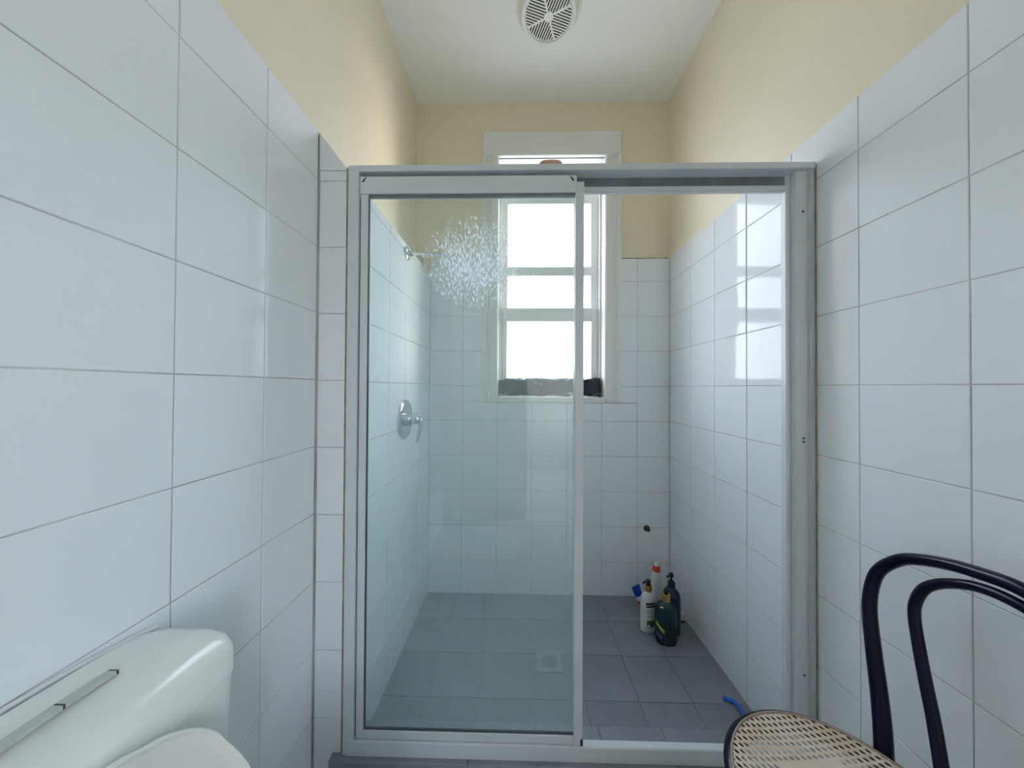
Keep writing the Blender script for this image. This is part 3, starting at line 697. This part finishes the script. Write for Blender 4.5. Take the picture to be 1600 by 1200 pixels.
# squeezed tube leaning between the white bottle and the back wall
t0 = Vector((0.672, 1.735, 0.003)); d = Vector((-0.31, 0.12, 0.95)).normalized()
t = thing('squeeze_tube', 'white squeeze tube with blue end and red stripe, leaning behind the white bottle', 'tube', t0)
side = Vector((0.9, 0.2, 0.27)); side = (side-d*side.dot(d)).normalized(); fr = d.cross(side)
def tring(s, wd, th, n=16): return [t0+d*s+side*math.cos(2*math.pi*j/n)*wd+fr*math.sin(2*math.pi*j/n)*th for j in range(n)]
bm = B(); loft(bm, [tring(0.0, 0.012, 0.012), tring(0.018, 0.011, 0.011)]); link('cap', bm, M['white'], t, smooth=40)
bm = B(); loft(bm, [tring(0.016, 0.012, 0.012), tring(0.024, 0.018, 0.017), tring(0.046, 0.019, 0.015)]); link('red_stripe', bm, M['red'], t, smooth=40)
bm = B(); loft(bm, [tring(0.0455, 0.0192, 0.0145), tring(0.068, 0.021, 0.0115)]); link('body', bm, M['white'], t, smooth=40)
bm = B(); loft(bm, [tring(0.0675, 0.021, 0.0115), tring(0.095, 0.0225, 0.006), tring(0.118, 0.0235, 0.002)]); link('blue_end', bm, M['blue'], t, smooth=40)
# small white jar by the wall
c = Vector((0.832, 1.655, 0.0))
j = thing('small_jar', 'small round white jar on a dark base by the right shower wall', 'jar', c)
bm = B(); lathe(bm, c, [(0.019, 0.0), (0.020, 0.003), (0.020, 0.012)], 22); link('base', bm, M['blk'], j, smooth=40)
bm = B(); lathe(bm, c, [(0.0205, 0.012), (0.0225, 0.016), (0.0225, 0.034), (0.018, 0.042), (0.008, 0.045)], 22); link('lid', bm, M['white'], j, smooth=40)
# blue razor
c = Vector((0.806, 1.225, 0.0))
rz = thing('razor', 'bright blue disposable razor lying by the right shower wall', 'razor', c)
bm = B(); pts = spline([(0.806, 1.222, 0.012), (0.812, 1.200, 0.016), (0.811, 1.170, 0.010), (0.806, 1.120, 0.0065)], 5)
tube(bm, pts, [0.0045+0.0015*math.sin(i/len(pts)*math.pi) for i in range(len(pts))], 10); link('handle', bm, M['razor'], rz, smooth=50)
hm = box(B(), -0.021, 0.021, -0.006, 0.006, -0.005, 0.005, 0.0015)
bmesh.ops.rotate(hm, verts=hm.verts, cent=(0, 0, 0), matrix=Matrix.Rotation(math.radians(-32), 3, 'Z') @ Matrix.Rotation(math.radians(35), 3, 'X')); bmesh.ops.translate(hm, verts=hm.verts, vec=(0.800, 1.232, 0.0080)); link('head', hm, M['razor'], rz)

# ------------------------------------------------------------------ toilet
TC = 0.33
to = thing('toilet', 'white toilet with plastic cistern and raised lid against the left tiled wall', 'toilet', (-0.33, TC, 0.0))
def rrect(cx, cy, hx, hy, r, n=6):
    pts = []
    for (sx, sy, a0) in ((1, 1, 0), (-1, 1, 90), (-1, -1, 180), (1, -1, 270)):
        for i in range(n+1):
            a = math.radians(a0+90*i/n); pts.append((cx+sx*(hx-r)+r*math.cos(a), cy+sy*(hy-r)+r*math.sin(a)))
    return pts
zt = H-0.405                                        # lid height at the ends of the cistern
def crown(y): return 0.026*(1-((y-TC)/0.212)**2)
cx0, cx1 = XL+0.003, -0.462
hx, hy = (cx1-cx0)/2, 0.212
def crings(hx_, hy_, r, z, cr=0.0):                 # the back edge stays close to the wall while the front rounds over
    return [(x, y, z+cr*crown(y)) for x, y in rrect((cx0+cx1)/2-(hx-hx_)*0.75, TC, hx_, hy_, r)]
bm = B(); loft(bm, [crings(hx-0.012, hy-0.02, 0.03, 0.42), crings(hx-0.004, hy-0.008, 0.035, 0.50), crings(hx-0.001, hy-0.002, 0.036, zt-0.062)]); link('cistern', bm, M['plastic'], to, smooth=40)
bm = B(); loft(bm, [crings(hx-0.0025, hy-0.0035, 0.036, zt-0.062), crings(hx, hy, 0.036, zt-0.060), crings(hx-0.001, hy-0.001, 0.036, zt-0.026, 0.6), crings(hx-0.006, hy-0.006, 0.034, zt-0.010, 0.9), crings(hx-0.018, hy-0.018, 0.028, zt-0.001, 1.0), crings(hx-0.03, hy-0.034, 0.022, zt+0.0015, 1.0), crings(hx-0.05, hy-0.1, 0.01, zt+0.002, 1.0), crings(hx-0.06, 0.03, 0.005, zt+0.002, 1.0)])
link('cistern_lid', bm, M['plastic'], to, smooth=40)
def strip(y0, y1, x0, x1, up, n=6):
    bm = B(); rings = []
    for i in range(n+1):
        y = y0+(y1-y0)*i/n; z = zt+0.002+crown(y); rings.append([(x0, y, z-0.004), (x1, y, z-0.004), (x1, y, z+up), (x0, y, z+up)])
    return loft(bm, rings)
M['btn'] = mat('grey_plastic_button', (0.50, 0.53, 0.52), 0.35)
link('flush_button', strip(0.372, 0.420, -0.545, -0.532, 0.0012), M['btn'], to)
link('flush_button', strip(0.255, 0.3695, -0.545, -0.532, 0.0012), M['btn'], to)
link('button_slot', strip(0.4205, 0.4225, -0.545, -0.532, 0.0008, 1), M['seal'], to)
link('button_slot', strip(0.3698, 0.3717, -0.545, -0.532, 0.0008, 1), M['seal'], to)
# silicone line between cistern and wall
bm = B(); tube(bm, spline([(XL+0.0045, TC+dy, zt-0.001+crown(TC+dy)*1.0) for dy in (-0.19, -0.1, 0.0, 0.08, 0.13, 0.17, 0.195)], 4), 0.0035, 8)
link('sealant_bead', bm, M['silicone'] if False else M['white'], to, smooth=50)
# raised lid: shallow dish with a rim, leaning on the cistern
LO = [(0.0, -0.419), (0.019, -0.4225), (0.036, -0.428), (0.055, -0.438), (0.079, -0.449), (0.110, -0.474), (0.135, -0.505), (0.148, -0.531), (0.171, -0.579), (0.185, -0.617), (0.192, -0.66), (0.186, -0.705), (0.165, -0.742), (0.125, -0.762)]
LO = [(p.x, p.y) for p in spline([(a, b, 0) for a, b in LO], 4)]
def lring(k, off):
    """outline of the raised lid (half given, mirrored), scaled about its middle, shifted along its normal"""
    ln = Vector((1, 0, 0.10)).normalized(); out = []
    for y, z in LO[::-1][:-1] + [(-a, b) for a, b in LO]:
        yy = y*k; zz = -0.6+(z+0.6)*k
        out.append(Vector((-0.452-0.10*(zz+0.40), TC+yy, H+zz))+ln*off)
    return out
bm = B(); loft(bm, [lring(0.90, -0.012), lring(0.985, -0.010), lring(1.0, -0.003), lring(1.0, 0.003), lring(0.99, 0.005), lring(0.978, 0.004), lring(0.965, -0.003), lring(0.92, -0.007), lring(0.5, -0.008)])
link('lid', bm, M['plastic'], to, smooth=50)
# seat ring and pan
def oval(k, z, cx=-0.20, ax=0.225, ay=0.185): return [(cx+math.cos(2*math.pi*j/36)*ax*k, TC+math.sin(2*math.pi*j/36)*ay*k, z) for j in range(36)]
bm = B(); loft(bm, [oval(0.62, 0.405), oval(0.99, 0.405), oval(1.0, 0.412), oval(0.985, 0.424), oval(0.8, 0.428), oval(0.64, 0.424), oval(0.62, 0.405)], cap=False); link('seat', bm, M['plastic'], to, smooth=50)
M['ceramic'] = mat('white_ceramic', (0.80, 0.81, 0.81), 0.1)
bm = B(); loft(bm, [oval(0.5, 0.0, -0.28), oval(0.52, 0.05, -0.28), oval(0.5, 0.14, -0.27), oval(0.72, 0.28, -0.23), oval(0.95, 0.38, -0.20), oval(0.97, 0.403, -0.20), oval(0.66, 0.403, -0.20), oval(0.55, 0.33, -0.20), oval(0.3, 0.22, -0.22)]); link('pan', bm, M['ceramic'], to, smooth=50)
bm = B(); box(bm, -0.56, -0.36, TC-0.10, TC+0.10, 0.36, 0.405, 0.012, 2); link('hinge_shelf', bm, M['ceramic'], to)
bm = B(); box(bm, XL+0.012, -0.50, TC-0.03, TC+0.03, 0.30, 0.43, 0.006); link('flush_pipe', bm, M['plastic'], to)

# ------------------------------------------------------------------ bentwood chair
SC = Vector((0.572, 0.557, H-0.719)); SR = 0.186
ch = thing('bentwood_chair', 'black bentwood chair with a round woven cane seat beside the right wall', 'chair', (SC.x, SC.y, 0.0))
bm = B()
ring = []
for i in range(56):
    a = 2*math.pi*i/56; ring.append([(SC.x+math.cos(a)*r, SC.y+math.sin(a)*r, SC.z+z) for r, z in ((SR-0.030, -0.004), (SR-0.030, -0.026), (SR-0.010, -0.030), (SR, -0.020), (SR+0.001, -0.008), (SR-0.005, -0.001), (SR-0.012, 0.0005), (SR-0.014, -0.003))])
V = [[bm.verts.new(p) for p in r] for r in ring]
for i in range(56):
    for k in range(8): bm.faces.new((V[i][k], V[(i+1) % 56][k], V[(i+1) % 56][(k+1) % 8], V[i][(k+1) % 8]))
link('seat_frame', bm, M['wood'], ch, smooth=40)
bm = B(); rs_ = []
for r, z in ((SR-0.0135, 0.0002), (0.14, -0.0035), (0.10, -0.007), (0.06, -0.010), (0.03, -0.011), (0.008, -0.0115)): rs_.append([(SC.x+math.cos(2*math.pi*j/48)*r, SC.y+math.sin(2*math.pi*j/48)*r, SC.z+z) for j in range(48)])
r0 = [(p[0], p[1], p[2]-0.0016) for p in rs_[0]]
low = [[(p[0], p[1], p[2]-0.0016) for p in r] for r in rs_]
bm = B(); loft(bm, low[::-1] + rs_)
link('cane_seat', bm, M['cane'], ch, origin=SC, smooth=50)
bm = B(); tube(bm, [(SC.x+math.cos(2*math.pi*j/56)*(SR-0.0125), SC.y+math.sin(2*math.pi*j/56)*(SR-0.0125), SC.z+0.001) for j in range(56)], 0.0022, 6, True)
M['spline'] = mat('cane_spline', (0.36, 0.29, 0.24), 0.5)
link('cane_spline', bm, M['spline'], ch, smooth=50)
# back hoop: leaning plane through the rear of the seat
hb = Vector((0.73, 0.655, H-0.73)); ph = math.radians(-10); le = math.radians(10)
hu = Vector((math.sin(ph), -math.cos(ph), 0)); hh = Vector((math.cos(ph), math.sin(ph), 0)); hw = Vector((0, 0, 1))*math.cos(le)+hh*math.sin(le)
def hp(u, w_): return hb+hu*u+hw*w_
UC = 0.121
half = [(-0.005, 0.003), (-0.031, 0.085), (-0.067, 0.175), (-0.092, 0.247), (-0.0955, 0.303), (-0.083, 0.341), (-0.049, 0.378), (-0.015, 0.397), (0.03, 0.413), (0.071, 0.422), (UC, 0.428)]
full = half + [(2*UC-u, w_) for u, w_ in half[-2::-1]]
def floor_leg(s):
    u = -0.005 if s < 0 else 2*UC+0.005
    p = hp(u, 0.0); q = Vector((p.x+0.042, p.y+(0.035 if s < 0 else -0.05), 0.0)); mid = p.lerp(q, 0.5)+Vector((0.004, 0, 0))
    return [q, mid, p]
L1 = floor_leg(-1); L2 = floor_leg(1)
pts = spline(L1[:2]+[hp(u, w_) for u, w_ in full]+L2[:2][::-1], 6); N = len(pts)
rad = []
for p in pts:
    hz = max(0.0, min(1.0, (p.z-(H-0.73))/0.42)); rad.append(0.0145-0.0035*hz if p.z > H-0.75 else 0.0145-0.003*(1-p.z/(H-0.75)))
bm = B(); tube(bm, pts, rad, 16); link('back_hoop', bm, M['wood'], ch, smooth=60)
ih = [(0.115, -0.012), (0.098, 0.045), (0.086, 0.086), (0.063, 0.144), (0.041, 0.192), (0.018, 0.245), (0.001, 0.290), (-0.002, 0.319), (0.007, 0.350), (0.029, 0.374), (0.061, 0.393), (0.090, 0.403), (UC, 0.406)]
ih = [(0.075, -0.012)] + ih[2:] if False else ih[2:]
ih = [(0.088, -0.018), (0.092, 0.04)] + ih if False else [(0.112, -0.004), (0.101, 0.045)] + ih
fl = ih + [(2*UC-u, w_) for u, w_ in ih[-2::-1]]
inner = [hp(u, w_)-hh*0.004 for u, w_ in fl]
pts = spline(inner, 6); bm = B(); tube(bm, pts, [0.0098-0.0012*max(0, min(1, (p.z-H+0.73)/0.42)) for p in pts], 14); link('back_loop', bm, M['wood'], ch, smooth=60)
for a in (150, 225):                                # front legs
    d = Vector((math.cos(math.radians(a)), math.sin(math.radians(a)), 0))
    P0 = Vector((SC.x, SC.y, SC.z-0.012))+d*(SR-0.022); P1 = Vector((SC.x, SC.y, 0))+d*(SR+0.018)
    pts = [P1, P1.lerp(P0, 0.5)+d*0.003, P0]; pts = spline(pts, 6)
    bm = B(); tube(bm, pts, [0.0105+0.005*i/(len(pts)-1) for i in range(len(pts))], 14); link('leg', bm, M['wood'], ch, smooth=60)
bm = B(); tube(bm, [(SC.x+0.006+math.cos(2*math.pi*j/40)*0.158, SC.y+math.sin(2*math.pi*j/40)*0.158, 0.25) for j in range(40)], 0.008, 10, True); link('leg_ring', bm, M['wood'], ch, smooth=50)
